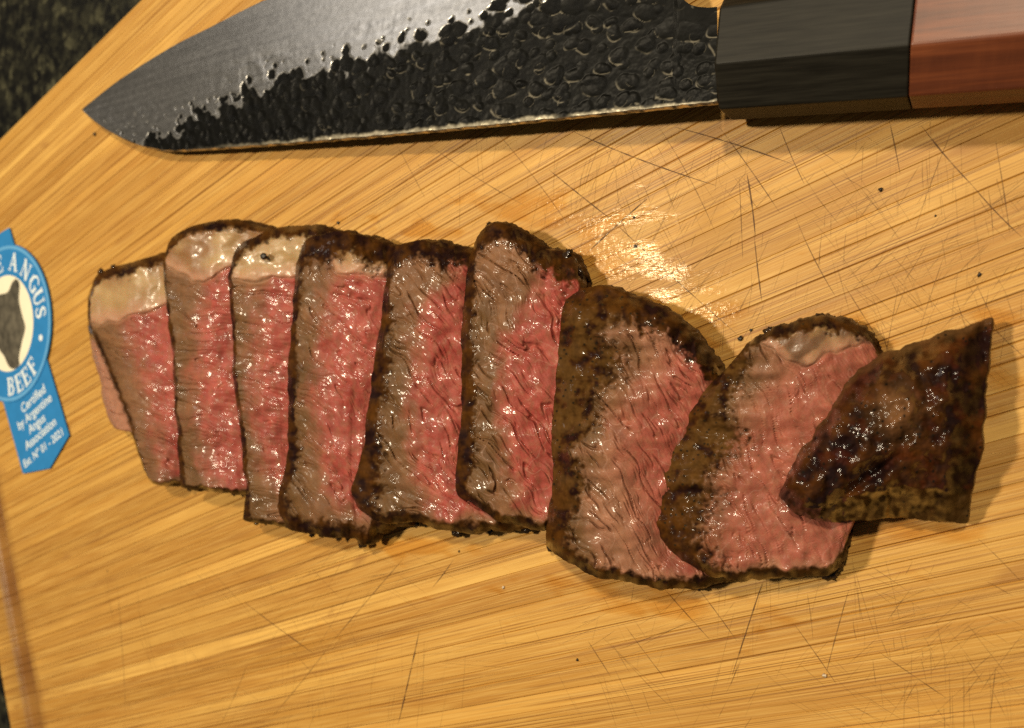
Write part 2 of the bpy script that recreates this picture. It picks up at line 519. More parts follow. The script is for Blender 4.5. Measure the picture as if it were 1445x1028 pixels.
SL = [
 dict(label="leftmost steak slice with pale fat cap and a small flap at its left", 
      T=[(124, 418), (140, 385), (180, 372), (230, 358), (262, 356)], L=[(124, 418), (125, 470), (137, 524), (152, 588), (164, 606), (183, 609), (203, 664)],
      B=[(203, 664), (214, 680), (234, 687), (256, 683), (290, 690)], R=[(262, 356), (268, 430), (278, 520), (285, 600), (290, 690)],
      zl=.017, zr=.007, uc=.055, dz=.004, te=.045, be=.015, pink=[(405, 178), (440, 172), (520, 197), (600, 216), (690, 238)], fat=[(124, 458), (170, 452), (240, 430), (300, 420)],
      ang=25, base=1, fb=.5),
 dict(label="steak slice with tallest rounded fat cap, second from the blue tag",
      T=[(230, 372), (243, 335), (290, 314), (340, 312), (380, 322), (400, 330)], L=[(230, 372), (234, 420), (243, 500), (247, 570), (251, 640), (255, 687)],
      B=[(255, 687), (278, 692), (310, 694), (348, 699), (385, 700)], R=[(400, 330), (378, 420), (372, 520), (375, 600), (385, 700)],
      zl=.021, zr=.009, uc=.065, dz=.003, te=.036, be=.018, pink=[(390, 292), (430, 282), (480, 276), (560, 271), (640, 286), (700, 305)], fat=[(230, 372), (270, 398), (300, 392), (345, 368), (400, 360)],
      ang=10, fb=.8),
 dict(label="steak slice with cream fat cap marked by one black peppercorn hole",
      T=[(321, 388), (335, 348), (385, 324), (440, 320), (465, 324), (480, 330)], L=[(321, 388), (326, 450), (329, 520), (336, 590), (343, 650), (347, 690), (343, 733)],
      B=[(343, 733), (365, 740), (395, 744), (430, 752), (470, 756)], R=[(480, 330), (462, 430), (452, 540), (450, 650), (470, 756)],
      zl=.021, zr=.009, uc=.07, dz=.003, te=.038, be=.014, pink=[(385, 378), (420, 366), (500, 357), (580, 352), (650, 370), (690, 392), (715, 430), (740, 500)], fat=[(320, 392), (350, 398), (400, 390), (480, 385)],
      ang=12, fb=.15),
 dict(label="wide pink steak slice with thin fat strip under its brown top crust",
      T=[(418, 372), (432, 338), (470, 328), (520, 334), (560, 350), (600, 362)], L=[(418, 372), (413, 440), (406, 520), (407, 600), (403, 660), (390, 700), (387, 732)],
      B=[(387, 732), (410, 748), (450, 755), (495, 760), (512, 770), (550, 744), (590, 742)], R=[(600, 362), (585, 450), (568, 560), (560, 650), (590, 742)],
      zl=.021, zr=.009, uc=.12, dz=.003, te=.09, be=.05, pink=[(375, 480), (400, 468), (490, 447), (560, 441), (640, 448), (690, 462), (720, 478), (760, 500)], fat=[(418, 340), (455, 342), (475, 384), (520, 388), (560, 392), (600, 396)],
      ang=42, fb=.35),
 dict(label="steak slice with dark charred left edge, left of the two-toned upright slice",
      T=[(547, 372), (560, 348), (585, 341), (620, 341), (660, 352), (700, 366)], L=[(547, 372), (541, 420), (533, 480), (524, 540), (517, 600), (508, 650), (497, 690), (503, 715)],
      B=[(503, 715), (535, 738), (590, 738), (625, 748), (650, 754), (690, 748), (740, 748), (775, 746)], R=[(700, 366), (690, 470), (690, 580), (690, 660), (775, 746)],
      zl=.022, zr=.009, uc=.17, dz=.004, te=.07, be=.04, pink=[(395, 640), (430, 590), (500, 588), (560, 576), (640, 581), (700, 597), (745, 612)], fat=None,
      ang=50, fb=.3),
 dict(label="upright steak slice with pale swirled top, middle of the row",
      T=[(662, 362), (680, 325), (697, 314), (735, 328), (768, 350), (812, 362), (828, 398)], L=[(662, 362), (656, 410), (650, 470), (652, 540), (648, 620), (642, 675), (646, 702)],
      B=[(646, 702), (680, 722), (720, 738), (752, 748), (785, 752), (830, 752)], R=[(828, 398), (835, 480), (830, 580), (825, 660), (830, 752)],
      zl=.023, zr=.010, uc=.13, dz=.004, te=.075, be=.035, pink=[(400, 760), (440, 735), (470, 712), (520, 702), (580, 702), (650, 716), (740, 735)], fat=None,
      ang=52, fb=.3),
 dict(label="broad steak slice turned askew showing wide brown crust down its left",
      T=[(806, 408), (845, 404), (900, 420), (950, 446), (990, 488), (1018, 522), (1060, 560)], L=[(806, 408), (793, 440), (786, 520), (779, 600), (780, 680), (771, 740), (770, 768)],
      B=[(770, 768), (800, 795), (850, 815), (920, 829), (980, 831), (1010, 824), (1050, 816)], R=[(1060, 560), (1040, 620), (1015, 690), (1000, 760), (1050, 816)],
      zl=.027, zr=.008, uc=.24, dz=.011, te=.085, be=.045, pink=[(480, 960), (560, 890), (600, 868), (660, 880), (740, 905), (830, 935)], fat=None,
      ang=58, fb=.3),
 dict(label="steak slice lying under the dark end piece, wavy fat seam at top",
      T=[(1040, 512), (1062, 478), (1110, 458), (1165, 447), (1215, 462), (1240, 492)], L=[(1040, 512), (1000, 545), (968, 590), (945, 622), (928, 668), (916, 722), (918, 752)],
      B=[(918, 752), (945, 778), (1000, 812), (1050, 819), (1110, 814), (1162, 814), (1186, 790), (1200, 745)], R=[(1240, 492), (1250, 560), (1235, 640), (1225, 690), (1200, 745)],
      zl=.025, zr=.008, uc=.27, dz=.010, te=.055, be=.035, pink=[(500, 1120), (600, 1050), (660, 1020), (760, 1000), (820, 990)], fat=[(1050, 470), (1100, 500), (1130, 520), (1165, 500), (1210, 486), (1250, 480)],
      ang=60, fb=.75),
]


def build_slice(k, S):
    nu, nv = (170, 400) if k < 5 else (220, 400)
    T, B = resample(S['T'], nu), resample(S['B'], nu)
    L, R = resample(S['L'], nv), resample(S['R'], nv)
    # ragged edges
    for c, sd, amp in ((T, 1, 3.2), (B, 2, 4.2), (L, 3, 2.4), (R, 4, 3)):
        s = np.r_[0, np.cumsum(np.hypot(*np.diff(c, axis=0).T))]
        w_ = np.sin(np.linspace(0, math.pi, len(c))) ** 0.3
        dd = fbm(s / 34.0, np.full_like(s, k * 3.3), 100 + sd + 9 * k, 4) * amp * w_
        tg = np.gradient(c, axis=0); tg /= np.hypot(*tg.T)[:, None] + 1e-9
        c += np.stack([-tg[:, 1], tg[:, 0]], -1) * dd[:, None]
    u = np.linspace(0, 1, nu)[None, :, None]; v = np.linspace(0, 1, nv)[:, None, None]
    X = (1 - v) * T[None] + v * B[None] + (1 - u) * L[:, None] + u * R[:, None] \
        - ((1 - u) * (1 - v) * T[0] + u * (1 - v) * T[-1] + (1 - u) * v * B[0] + u * v * B[-1])
    px, py = X[..., 0], X[..., 1]
    U = np.broadcast_to(u[..., 0], px.shape); Vv = np.broadcast_to(v[..., 0], px.shape)
    sd = 1000 + 57 * k
    n_lo = fbm(px / 60, py / 60, sd, 3)
    uc = S['uc'] * (1 + 0.38 * fbm(py / 55, px * 0 + k, sd + 1, 3))
    if k == 6: uc = uc * mix(1.15, 0.72, ss(0.1, 0.75, Vv))
    if k == 7: uc = uc * mix(0.75, 1.0, ss(0.0, 0.5, Vv))
    te = S['te'] * (1 + 0.45 * fbm(px / 32, py * 0 + k, sd + 2, 3)); be = S['be'] * (1 + 0.5 * fbm(px / 28, py * 0 + k + 7, sd + 3, 3))
    if k == 5: te = te * mix(0.9, 1.9, ss(0.45, 1.0, U))
    if k == 6: te = te * mix(1.2, 0.9, U)
    # ---- heights
    z = S['zl'] + (S['zr'] - S['zl']) * U + 0.0009 * n_lo
    z = z + 0.0016 * np.sin(math.pi * np.clip((U - uc) / 0.7, 0, 1)) * (1 if k < 6 else 1.6)
    lf = np.clip((uc - U) / uc, 0, 1)
    z = z - S['dz'] * lf ** (1.5 if k < 6 else 1.05)
    z = z - 0.0050 * np.clip(1 - Vv / (te * 1.1), 0, 1) ** 2 - 0.0045 * np.clip(1 - (1 - Vv) / (be * 1.2), 0, 1) ** 2
    z = z - 0.003 * np.clip(1 - (1 - U) / 0.05, 0, 1) ** 2
    # ---- regions
    jag = 0.35 * fbm(px / 9, py / 9, sd + 5, 3)
    crust = np.maximum(ss(1.25, 0.75, U / uc + jag), np.maximum(ss(1.25, 0.7, Vv / te + jag), ss(1.25, 0.7, (1 - Vv) / be + jag)))
    fat = np.zeros_like(px)
    if S['fat']:
        fl = np.array(S['fat'], float)
        fy = np.interp(px, fl[:, 0], fl[:, 1]) + 5 * fbm(px / 25, py / 25, sd + 6, 2)
        fat = ss(7, -7, py - fy)
    pl = np.array(S['pink'], float)
    xb = np.interp(py, pl[:, 0], pl[:, 1]) + 13 * fbm(px / 24, py / 34, sd + 7, 3)
    soft = 38 if k < 5 else (30 if k == 5 else 70)
    pink = ss(-soft * 0.55, soft * 0.75, px - xb + (1 if k < 5 else 0))
    hb = 1 - Vv
    pink *= ss(be * 0.8, be * 2.4, hb + 0.02 * n_lo)
    flap = np.zeros_like(px)
    if k == 0:
        xf = np.interp(py, [465, 480, 520, 570, 604, 612], [126, 134, 151, 171, 184, 184]) + 2 * fbm(px / 9, py / 9, sd + 50, 2)
        flap = ss(1.5, -1.5, px - xf) * ss(470, 482, py) * ss(612, 606, py)
        crust = np.maximum(crust * (1 - flap), np.exp(-((px - xf - 4) / 3.5) ** 2) * ss(462, 474, py) * ss(640, 600, py))
        z = z - 0.0045 * flap
    # ---- relief
    mmx = px * 0.21; mmy = py * 0.21
    a = math.radians(S['ang']) + 0.35 * n_lo
    wx = mmx + 2.6 * fbm(mmx / 16, mmy / 16, sd + 8, 2) + 0.10 * fbm(mmx / 2.5, mmy / 2.5, sd + 38, 2); wy = mmy + 2.6 * fbm(mmx / 16 + 9, mmy / 16, sd + 9, 2) + 0.10 * fbm(mmx / 2.5, mmy / 2.5 + 5, sd + 39, 2)
    a0 = math.radians(S['ang'])
    al = wx * math.cos(a0) + wy * math.sin(a0); ac = -wx * math.sin(a0) + wy * math.cos(a0)
    f1, f2, cid = voronoi(al / (11.5 if k < 5 else 15), ac / (3.3 if k < 5 else 4.4), sd + 10)
    g1, g2, gid = voronoi(al / 4.2 + 50, ac / 1.15, sd + 13)
    big_f = 1.0 if k < 4 else 1.35
    n_a = perlin(al / (19 * big_f), ac / (2.8 * big_f), sd + 44) + 0.06 * perlin(al / 5, ac / 2.0, sd + 45)
    w_a = 0.045 + 0.08 * ss(-.3, .6, fbm(mmx / 4, mmy / 4, sd + 40, 2))
    crack = ss(w_a, 0.0, np.abs(n_a)) * ss(-0.05, 0.35, perlin(al / 13, ac / 3.5, sd + 11) + 0.05)
    n_b = perlin(al / (13 * big_f) + 7, ac / (1.9 * big_f), sd + 46) + 0.05 * perlin(al / 3, ac / 1.4, sd + 47)
    crack = np.maximum(crack, 0.7 * ss(0.11, 0.0, np.abs(n_b + 0.1)) * ss(0.05, 0.45, perlin(al / 10 + 5, ac / 3.0, sd + 48)))
    r1 = np.abs(perlin(al / 7.0 + 31, ac / 1.1, sd + 41) + 0.25 * perlin(al / 3, ac / 0.9, sd + 42))
    streak = ss(0.16, 0.0, r1) * ss(0.05, 0.5, fbm(al / 6, ac / 3.5, sd + 12, 2) + 0.05)
    fib = perlin(al / 3.5, ac / 0.5, sd + 43)
    ck = (.45, .4, .4, .5, .7, .8, .85, .7)[k] * mix(1.0, 0.7, pink)
    lean = -0.0015 * crack * ck + 0.00008 * (1 - f1 ** 2) - 0.00040 * streak * ck + 0.00030 * n_a + 0.00006 * (1 - g1) + 0.00009 * fib
    fatz = 0.00009 * fbm(mmx / 5.5, mmy / 5.5, sd + 15, 2) + 0.00002 * fbm(mmx / .6, mmy / .6, sd + 21, 2)
    cn = fbm(mmx / 3.2, mmy / 3.2, sd + 16, 3)
    v1, v2, vid = voronoi(mmx / 1.3, mmy / 1.3, sd + 17)
    crz = 0.00050 * fbm(mmx / 3.2, mmy / 3.2, sd + 16, 2) + 0.00012 * ss(0.5, 0.1, v1) * (vid > 0.75) - 0.0002
    dz = mix(mix(lean, fatz, fat), crz, crust)
    if S['fat']:
        seam = np.exp(-((py - fy - 2) / 3.0) ** 2) * (1 - crust)
        dz = dz - 0.0005 * seam
    z = np.maximum(z + dz, 0.0012)
    W = P(px, py, z)
    # ---- colour of the meat itself
    tone = fbm(mmx / 1.6, mmy / 2.4, sd + 18, 3)
    big = fbm(mmx / 9, mmy / 9, sd + 19, 3)
    e = lambda t: t[..., None]
    if k < 6:
        grey = mix(C_GREY, C_PALE, e(np.clip(ss(0.0, 1.0, 0.12 + 0.4 * big + (U - uc) * 2.2 + ss(0.34, 0.1, Vv) * (0.6 if k >= 4 else 0.1)), 0, 1)))
    else:
        grey = mix(C_GREY, C_PALE2, e(ss(-0.05, 0.26, U - uc + 0.12 * big)))
    pk = mix(C_PINK, C_DEEP, e(np.clip(0.30 + 0.55 * big + 0.2 * tone, 0, 1)))
    pk = mix(pk, C_PALE2, e(np.clip(0.10 + 0.5 * tone, 0, 0.4)))
    col = mix(grey, pk, e(pink * (1.0 if k < 6 else (0.78 if k == 6 else 0.6))))
    col = col * (0.95 + 0.10 * e(cid)) * (0.96 + 0.08 * e(gid)) * (1 + 0.12 * e(np.clip(n_a, -1, 1)))
    # threads of pale connective tissue in the bigger slices
    thr = ss(0.03, 0.0, np.abs(fbm(mmx / 10 + 3, mmy / 14, sd + 22, 2) + 0.04)) * (0.0 if k < 5 else 0.25)
    col = mix(col, np.array([0.62, 0.36, 0.27]), e(thr * (1 - crust)))
    fb = np.clip(S['fb'] * (0.5 + 1.1 * fbm(mmx / 9, mmy / 9, sd + 20, 2) + 0.55 * (U if k == 1 else 0.4)) + 0.6 * ss(0.5, 1.2, (1 - np.clip((Vv - te) / (2.2 * te), 0, 1))) * 0.5, 0, 1)
    fcol = mix(C_FAT, C_FATB, e(fb))
    if S['fat']:
        fcol = mix(fcol, np.array([0.44, 0.225, 0.145]), e(0.7 * ss(-26, -2, py - fy)))
    if k == 7: fcol = mix(fcol, np.array([0.17, 0.092, 0.052]), e(0.9 * ss(-0.5, 0.3, big + 0.4 * np.sin((py - fy) / 5.0))))
    col = col * 0.9
    col = mix(col, fcol, e(fat))
    col = mix(col, np.array([0.36, 0.165, 0.105]), e(flap * 0.8))
    cr = mix(C_CRUST, C_CRUST2, e(np.clip(0.40 + 0.7 * cn + 0.6 * big + (0.45 if k >= 6 else 0.05) * ss(1, 0.2, lf * -1 + 1), 0, 1)))
    if k >= 6:     # the broad seared flanks are olive brown with pepper
        cr = mix(cr, np.array([0.080, 0.039, 0.010]), e(0.85 * ss(-0.05, 0.15, lf) * ss(-0.3, 0.35, big + 0.6 * cn + 0.15) * ss(0.9, 0.6, Vv) * ss(.03, .15, Vv)))
        cr = mix(cr, np.array([0.02, 0.013, 0.006]), e((ss(0.34, 0.2, v1) * (vid > 0.86))))
    col = mix(col, cr, e(crust))
    wet = np.clip(0.18 + 1.0 * fbm(mmx / 5, mmy / 5, sd + 23, 2) + 0.2 * pink, 0.04, 1) * mix(1.0, 0.65, fat)

    # ---- close the body: walls round the rim and an underside
    per = np.r_[np.arange(nu), np.arange(1, nv) * nu + nu - 1, (nv - 1) * nu + np.arange(nu - 2, -1, -1), np.arange(nv - 2, 0, -1) * nu]
    Wf = W.reshape(-1, 3)
    top = Wf[per]
    cen = Wf.mean(0)
    tgn = np.roll(top, -1, 0) - np.roll(top, 1, 0)
    out = np.stack([-tgn[:, 1], tgn[:, 0]], -1); out /= np.hypot(*out.T)[:, None] + 1e-12
    if np.mean(np.sum(out * (top[:, :2] - cen[:2]), 1)) < 0: out = -out
    for _ in range(6): out = (np.roll(out, 1, 0) + out + np.roll(out, -1, 0)) / 3
    thick = 0.0085 if not S.get('base') else 0.02
    bot = np.maximum(top[:, 2] - thick - 0.002 * np.sin(np.arange(len(per)) * 0.05), 0.0006)
    rings = []
    for t in (0.2, 0.45, 0.7, 0.9, 1.0):
        off = 0.0007 * math.sin(math.pi * t) - (0.0035 * max(0, t - 0.5))
        r = top.copy()
        jj = fbm(np.arange(len(per)) / 7.0, np.full(len(per), t * 6), sd + 30, 3) * 0.0004
        r[:, :2] += out * (off + jj)[:, None]
        r[:, 2] = top[:, 2] + (bot - top[:, 2]) * t
        rings.append(r)
    n0, m = len(Wf), len(per)
    Vall = np.vstack([Wf] + rings)
    F = [grid_faces(nv, nu)[:, ::-1]]
    prev = per
    for j in range(len(rings)):
        cur = n0 + j * m + np.arange(m)
        F.append(np.stack([prev, np.roll(prev, -1), np.roll(cur, -1), cur], -1))
        prev = cur
    under = np.array([cen[0], cen[1], np.mean(bot)])
    Vall = np.vstack([Vall, under[None]])
    ci = len(Vall) - 1
    F.append(np.stack([prev[::2], np.roll(prev, -1)[::2], np.roll(prev, -2)[::2], np.full(len(prev[::2]), ci)], -1))
    F = np.vstack(F)
    cw = np.repeat(mix(C_CRUST, C_CRUST2, 0.35)[None], len(Vall) - n0, 0)
    colA = np.vstack([col.reshape(-1, 3), cw])
    wetA = np.r_[wet.ravel(), np.full(len(Vall) - n0, 0.4)]
    crA = np.r_[crust.ravel(), np.ones(len(Vall) - n0)]
    faA = np.r_[(fat * (1 - crust)).ravel(), np.zeros(len(Vall) - n0)]
    N = vnormals(Vall, F)
    fc, ff = crA[F].mean(1), faA[F].mean(1)
    isc = fc > 0.5
    isf = (~isc) & (ff > 0.5)
    root = tag(empty("steak_slice", (cen[0], cen[1], 0)), S['label'], "steak slice", "sliced steak on the board")
    Vl = Vall - np.array([cen[0], cen[1], 0])
    colA = np.clip(colA, 0.004, 0.95)
    link("lean_meat", submesh("lean_meat", Vl, F, ~(isc | isf), N, colA, wetA), M_LEAN, root)
    link("crust", submesh("crust", Vl, F, isc, N, colA, wetA), M_CRUST, root)
    if isf.sum() > 20:
        link("fat_cap", submesh("fat_cap", Vl, F, isf, N, colA, wetA), M_FAT, root)
    return root


def lump(r, seed, squash=0.7, rough=0.6):
    import bmesh
    bm = bmesh.new(); bmesh.ops.create_icosphere(bm, subdivisions=3, radius=1.0)
    co = np.array([v.co for v in bm.verts])
    n_ = fbm(co[:, 0] * 1.3 + seed, co[:, 1] * 1.3 + co[:, 2] * 1.7, seed, 3)
    for v, q in zip(bm.verts, n_):
        v.co *= r * (1 + rough * q)
        v.co.x *= 1.2; v.co.z *= squash
    me = bpy.data.meshes.new("lump"); bm.to_mesh(me); bm.free()
    me.polygons.foreach_set("use_smooth", np.ones(len(me.polygons), bool))
    at = me.color_attributes.new("Col", 'FLOAT_COLOR', 'POINT')
    c4 = np.ones((len(me.vertices), 4), np.float32); c4[:, :3] = (0.022, 0.011, 0.005)
    at.data.foreach_set("color", c4.ravel())
    at = me.attributes.new("wet", 'FLOAT', 'POINT')
    at.data.foreach_set("value", np.full(len(me.vertices), 0.8, np.float32))
    return me


CHAR = {3: [(512, 766, .0021), (478, 758, .0016), (440, 754, .0014), (392, 728, .0019)], 4: [(645, 752, .0018), (692, 749, .0017), (508, 712, .0022), (532, 735, .0016), (588, 739, .0014)],
        5: [(742, 747, .0016), (700, 733, .0013), (692, 321, .0018), (800, 360, .0020), (818, 385, .0017)], 6: [(985, 828, .0014), (778, 772, .0016), (930, 438, .0017)],
        7: [(1168, 810, .0019), (1182, 798, .0015), (1160, 450, .0016), (1085, 468, .0015)], 2: [(362, 738, .0011)], 1: [(330, 697, .0012), (268, 690, .0012)], 0: [(142, 384, .0019), (160, 378, .0015)]}
for k, S in enumerate(SL):
    root = build_slice(k, S)
    for q, (x, y, rr) in enumerate(CHAR.get(k, [])):
        p = P(x, y, 0.0035 if y > 650 else 0.0085)
        o = link("char_bit", lump(0.72 * rr, 31 * k + q), M_CRUST, root)
        o.location = (p[0] - root.location[0], p[1] - root.location[1], p[2]); o.rotation_euler = (0.2 * q, 0, 1.3 * q)


def build_end():
    nu, nv = 240, 260
    T = resample([(1098, 690), (1122, 648), (1170, 582), (1200, 532), (1240, 502), (1300, 482), (1355, 464), (1400, 449)], nu)
    B = resample([(1150, 734), (1195, 737), (1260, 729), (1310, 733), (1364, 738)], nu)
    L = resample([(1098, 690), (1102, 705), (1122, 724), (1150, 734)], nv)
    R = resample([(1400, 449), (1396, 500), (1389, 570), (1386, 630), (1372, 690), (1364, 738)], nv)
    for c, sd, amp in ((T, 1, 4.5), (B, 2, 3), (L, 3, 2), (R, 4, 3)):
        s = np.r_[0, np.cumsum(np.hypot(*np.diff(c, axis=0).T))]
        w_ = np.sin(np.linspace(0, math.pi, len(c))) ** 0.3
        dd = fbm(s / 30.0, np.full_like(s, 3.3), 700 + sd, 4) * amp * w_
        tg = np.gradient(c, axis=0); tg /= np.hypot(*tg.T)[:, None] + 1e-9
        c += np.stack([-tg[:, 1], tg[:, 0]], -1) * dd[:, None]
    u = np.linspace(0, 1, nu)[None, :, None]; v = np.linspace(0, 1, nv)[:, None, None]
    X = (1 - v) * T[None] + v * B[None] + (1 - u) * L[:, None] + u * R[:, None] \
        - ((1 - u) * (1 - v) * T[0] + u * (1 - v) * T[-1] + (1 - u) * v * B[0] + u * v * B[-1])
    px, py = X[..., 0], X[..., 1]
    U = np.broadcast_to(u[..., 0], px.shape); Vv = np.broadcast_to(v[..., 0], px.shape)
    sd = 5000
    # top of the piece falls from its high cut edge to the thin right-hand end
    d = np.clip((px - 1100) / 290, 0, 1)
    z = mix(0.0255, 0.0165, d ** 1.3)
    z = z - 0.0060 * ss(0.84, 1.0, U) - 0.002 * ss(0.45, 1.0, U) * ss(0.5, 0, Vv)
    z = z + 0.0065 * np.sin(math.pi * np.clip(Vv / 0.85, 0, 1)) * np.sin(math.pi * np.clip(0.12 + U * 0.66, 0, 1)) 
    z = z - 0.0085 * np.clip(1 - Vv / 0.20, 0, 1) ** 2.2 * ss(1.0, 0.7, U) - 0.007 * np.clip(1 - U / 0.14, 0, 1) ** 2
    yb = np.interp(px, [1090, 1150, 1200, 1256, 1340, 1400], [722, 716, 702, 688, 690, 690]) + 5 * fbm(px / 30, py * 0, sd + 1, 3)
    sidef = ss(0, 14, py - yb)
    sl = np.clip((py - yb) / 46, 0, 1)
    z = z - sl * np.clip(z - 0.004, 0, 1) * mix(0.35, 0.85, ss(1130, 1230, px))
    mmx, mmy = px * 0.19, py * 0.19
    cn = fbm(mmx / 6.5, mmy / 6.5, sd + 2, 4)
    c2 = perlin(mmx / 2.0, mmy / 2.0, sd + 3) + 0.4 * perlin(mmx / 0.9, mmy / 0.9, sd + 33)
    cg = fbm(mmx / 6.5, mmy / 6.5, sd + 2, 2)
    v1, v2, vid = voronoi(mmx / 1.5, mmy / 1.5, sd + 4)
    hump = np.exp(-(((px - 1265) / 30) ** 2 + ((py - 578) / 34) ** 2))
    z = z + 0.0015 * cg + 0.00030 * c2 + 0.00012 * ss(.6, .0, v1) * (vid > .7) + 0.0012 * hump
    z = z - 0.0022 * np.exp(-((py - (880 - 0.22 * px) - 50 - 0.55 * (1250 - px)) / 9) ** 2) * ss(1130, 1180, px) * ss(1290, 1230, px)
    z = np.maximum(z, 0.0012)
    W = P(px, py, z)
    e = lambda t: t[..., None]
    big = fbm(mmx / 11, mmy / 11, sd + 5, 3)
    col = mix(np.array([0.016, 0.006, 0.002]), np.array([0.075, 0.025, 0.005]), e(np.clip(0.38 + 0.9 * cn + 0.7 * big, 0, 1)))
    col = mix(col, np.array([0.085, 0.016, 0.004]), e(0.4 * ss(0.15, 0.6, fbm(mmx / 6 + 4, mmy / 6, sd + 6, 3))))
    col = mix(col, np.array([0.30, 0.145, 0.06]), e(0.5 * hump))
    col = mix(col, np.array([0.085, 0.045, 0.013]), e(0.8 * sidef * ss(-0.4, 0.2, cn + 0.2)))
    col = mix(col, np.array([0.17, 0.085, 0.03]), e(0.5 * ss(0.06, 0.01, Vv) * ss(0.0, .3, U)))
    col = mix(col, np.array([0.012, 0.009, 0.006]), e(ss(0.3, 0.2, v1) * (vid > 0.88)))
    col = col * 0.8
    wet = np.clip(0.70 + 1.3 * fbm(mmx / 3, mmy / 3, sd + 7, 2) - 0.3 * sidef, 0.0, 1) * mix(1.0, 0.2, ss(0.80, 0.92, U)) * mix(0.25, 1.0, ss(0.0, 0.12, Vv))
    per = np.r_[np.arange(nu), np.arange(1, nv) * nu + nu - 1, (nv - 1) * nu + np.arange(nu - 2, -1, -1), np.arange(nv - 2, 0, -1) * nu]
    Wf = W.reshape(-1, 3); top = Wf[per]; cen = Wf.mean(0)
    tgn = np.roll(top, -1, 0) - np.roll(top, 1, 0)
    out = np.stack([-tgn[:, 1], tgn[:, 0]], -1); out /= np.hypot(*out.T)[:, None] + 1e-12
    if np.mean(np.sum(out * (top[:, :2] - cen[:2]), 1)) < 0: out = -out
    for _ in range(8): out = (np.roll(out, 1, 0) + out + np.roll(out, -1, 0)) / 3
    # rests on the slice below at the left and on the board at the right
    bot = np.clip(np.interp(top[:, 0], [0.045, 0.075], [0.0125, 0.0006]), 0.0006, None)
    bot = np.minimum(bot, top[:, 2] - 0.0005)
    rings = []
    for t in (0.15, 0.35, 0.6, 0.85, 1.0):
        r = top.copy()
        r[:, :2] += out * (0.0006 * math.sin(math.pi * t) - 0.004 * max(0, t - 0.3))
        r[:, 2] = top[:, 2] + (bot - top[:, 2]) * t
        rings.append(r)
    n0, m = len(Wf), len(per)
    Vall = np.vstack([Wf] + rings)
    F = [grid_faces(nv, nu)[:, ::-1]]; prev = per
    for j in range(len(rings)):
        cur = n0 + j * m + np.arange(m)
        F.append(np.stack([prev, np.roll(prev, -1), np.roll(cur, -1), cur], -1)); prev = cur
    Vall = np.vstack([Vall, [[cen[0], cen[1], np.mean(bot)]]]); ci = len(Vall) - 1
    F.append(np.stack([prev[::2], np.roll(prev, -1)[::2], np.roll(prev, -2)[::2], np.full(len(prev[::2]), ci)], -1))
    F = np.vstack(F)
    k = len(Vall) - n0
    colA = np.clip(np.vstack([col.reshape(-1, 3), np.repeat([[0.10, 0.05, 0.02]], k, 0)]), 0.004, 0.9)
    wetA = np.r_[wet.ravel(), np.full(k, .4)]
    sA = np.r_[sidef.ravel(), np.zeros(k)]
    N = vnormals(Vall, F)
    root = tag(empty("steak_end_piece", (cen[0], cen[1], 0)), "dark glistening seared end piece of steak at the right", "steak piece", "sliced steak on the board")
    Vl = Vall - np.array([cen[0], cen[1], 0])
    isS = sA[F].mean(1) > 0.5
    link("crust", submesh("crust", Vl, F, ~isS, N, colA, wetA), M_CRUST, root)
    tag(link("flank", submesh("flank", Vl, F, isS, N, colA, wetA), M_CRUST, root), "olive brown peppered side of the end piece")


build_end()

# ------------------------------------------------------------------ knife
def steel_mat():
    m, nt, N, L, b = newmat("forged_steel")
    tc = N.new("ShaderNodeTexCoord").outputs["Object"]
    col = nd(N, "ShaderNodeAttribute", attribute_name="Col").outputs["Color"]
    pol = nd(N, "ShaderNodeAttribute", attribute_name="wet").outputs["Fac"]
    n = noise_node(N, L, tc, 500, 3)
    v = ramp(N, L, n.outputs["Fac"], [(0.3, (0.8, 0.8, 0.8)), (0.7, (1.15, 1.15, 1.15))])
    L.new(mixc(N, L, 1.0, col, v, 'MULTIPLY'), b.inputs["Base Color"])
    L.new(math_node(N, L, 'MULTIPLY', pol, 0.95), b.inputs["Metallic"])
    br = noise_node(N, L, mapping(N, L, tc, (25, 700, 25)), 1.0, 3)
    r = math_node(N, L, 'ADD', 0.24, math_node(N, L, 'MULTIPLY', br.outputs["Fac"], 0.14))
    r = math_node(N, L, 'ADD', r, math_node(N, L, 'MULTIPLY', math_node(N, L, 'SUBTRACT', 1.0, pol), 0.12))
    L.new(r, b.inputs["Roughness"])
    b.inputs["Specular IOR Level"].default_value = 0.09
    L.new(bump(N, L, n.outputs["Fac"], 0.3, 0.000010), b.inputs["Normal"])
    return m


M_STEEL = steel_mat()
knife = tag(empty("kitchen_knife", (0, 0, 0)), "kitchen knife with black hammered blade and eight-sided wooden handle above the steak", "knife")
xs = np.unique(np.r_[115 + 85 * np.linspace(0, 1, 60) ** 1.6, np.linspace(200, 945, 520), np.linspace(945, 990, 60), np.linspace(990, 1012, 20)])
ye = np.interp(xs, *zip(*resample([(115, 155), (160, 119), (200, 92), (250, 62), (300, 37), (370, 2), (450, -28), (550, -58), (700, -86), (850, -100), (950, -106)], 300)))
chx = np.array([950, 953, 956, 960, 966, 974, 985, 1000, 1012]); chy = np.array([-106, -60, -26, -10, 1, 7, 10, 11, 10])
ye = np.where(xs > 950, np.interp(xs, chx, chy), ye)
ys = np.interp(xs, *zip(*resample([(115, 155), (128, 167), (150, 183), (185, 201), (215, 209), (250, 212), (400, 202), (600, 185), (850, 160), (1012, 143)], 300)))
ys = ys + 0.8 * fbm(xs / 18, xs * 0, 77, 3) * ss(250, 400, xs)
nb = 190
tt = np.linspace(0, 1, nb)
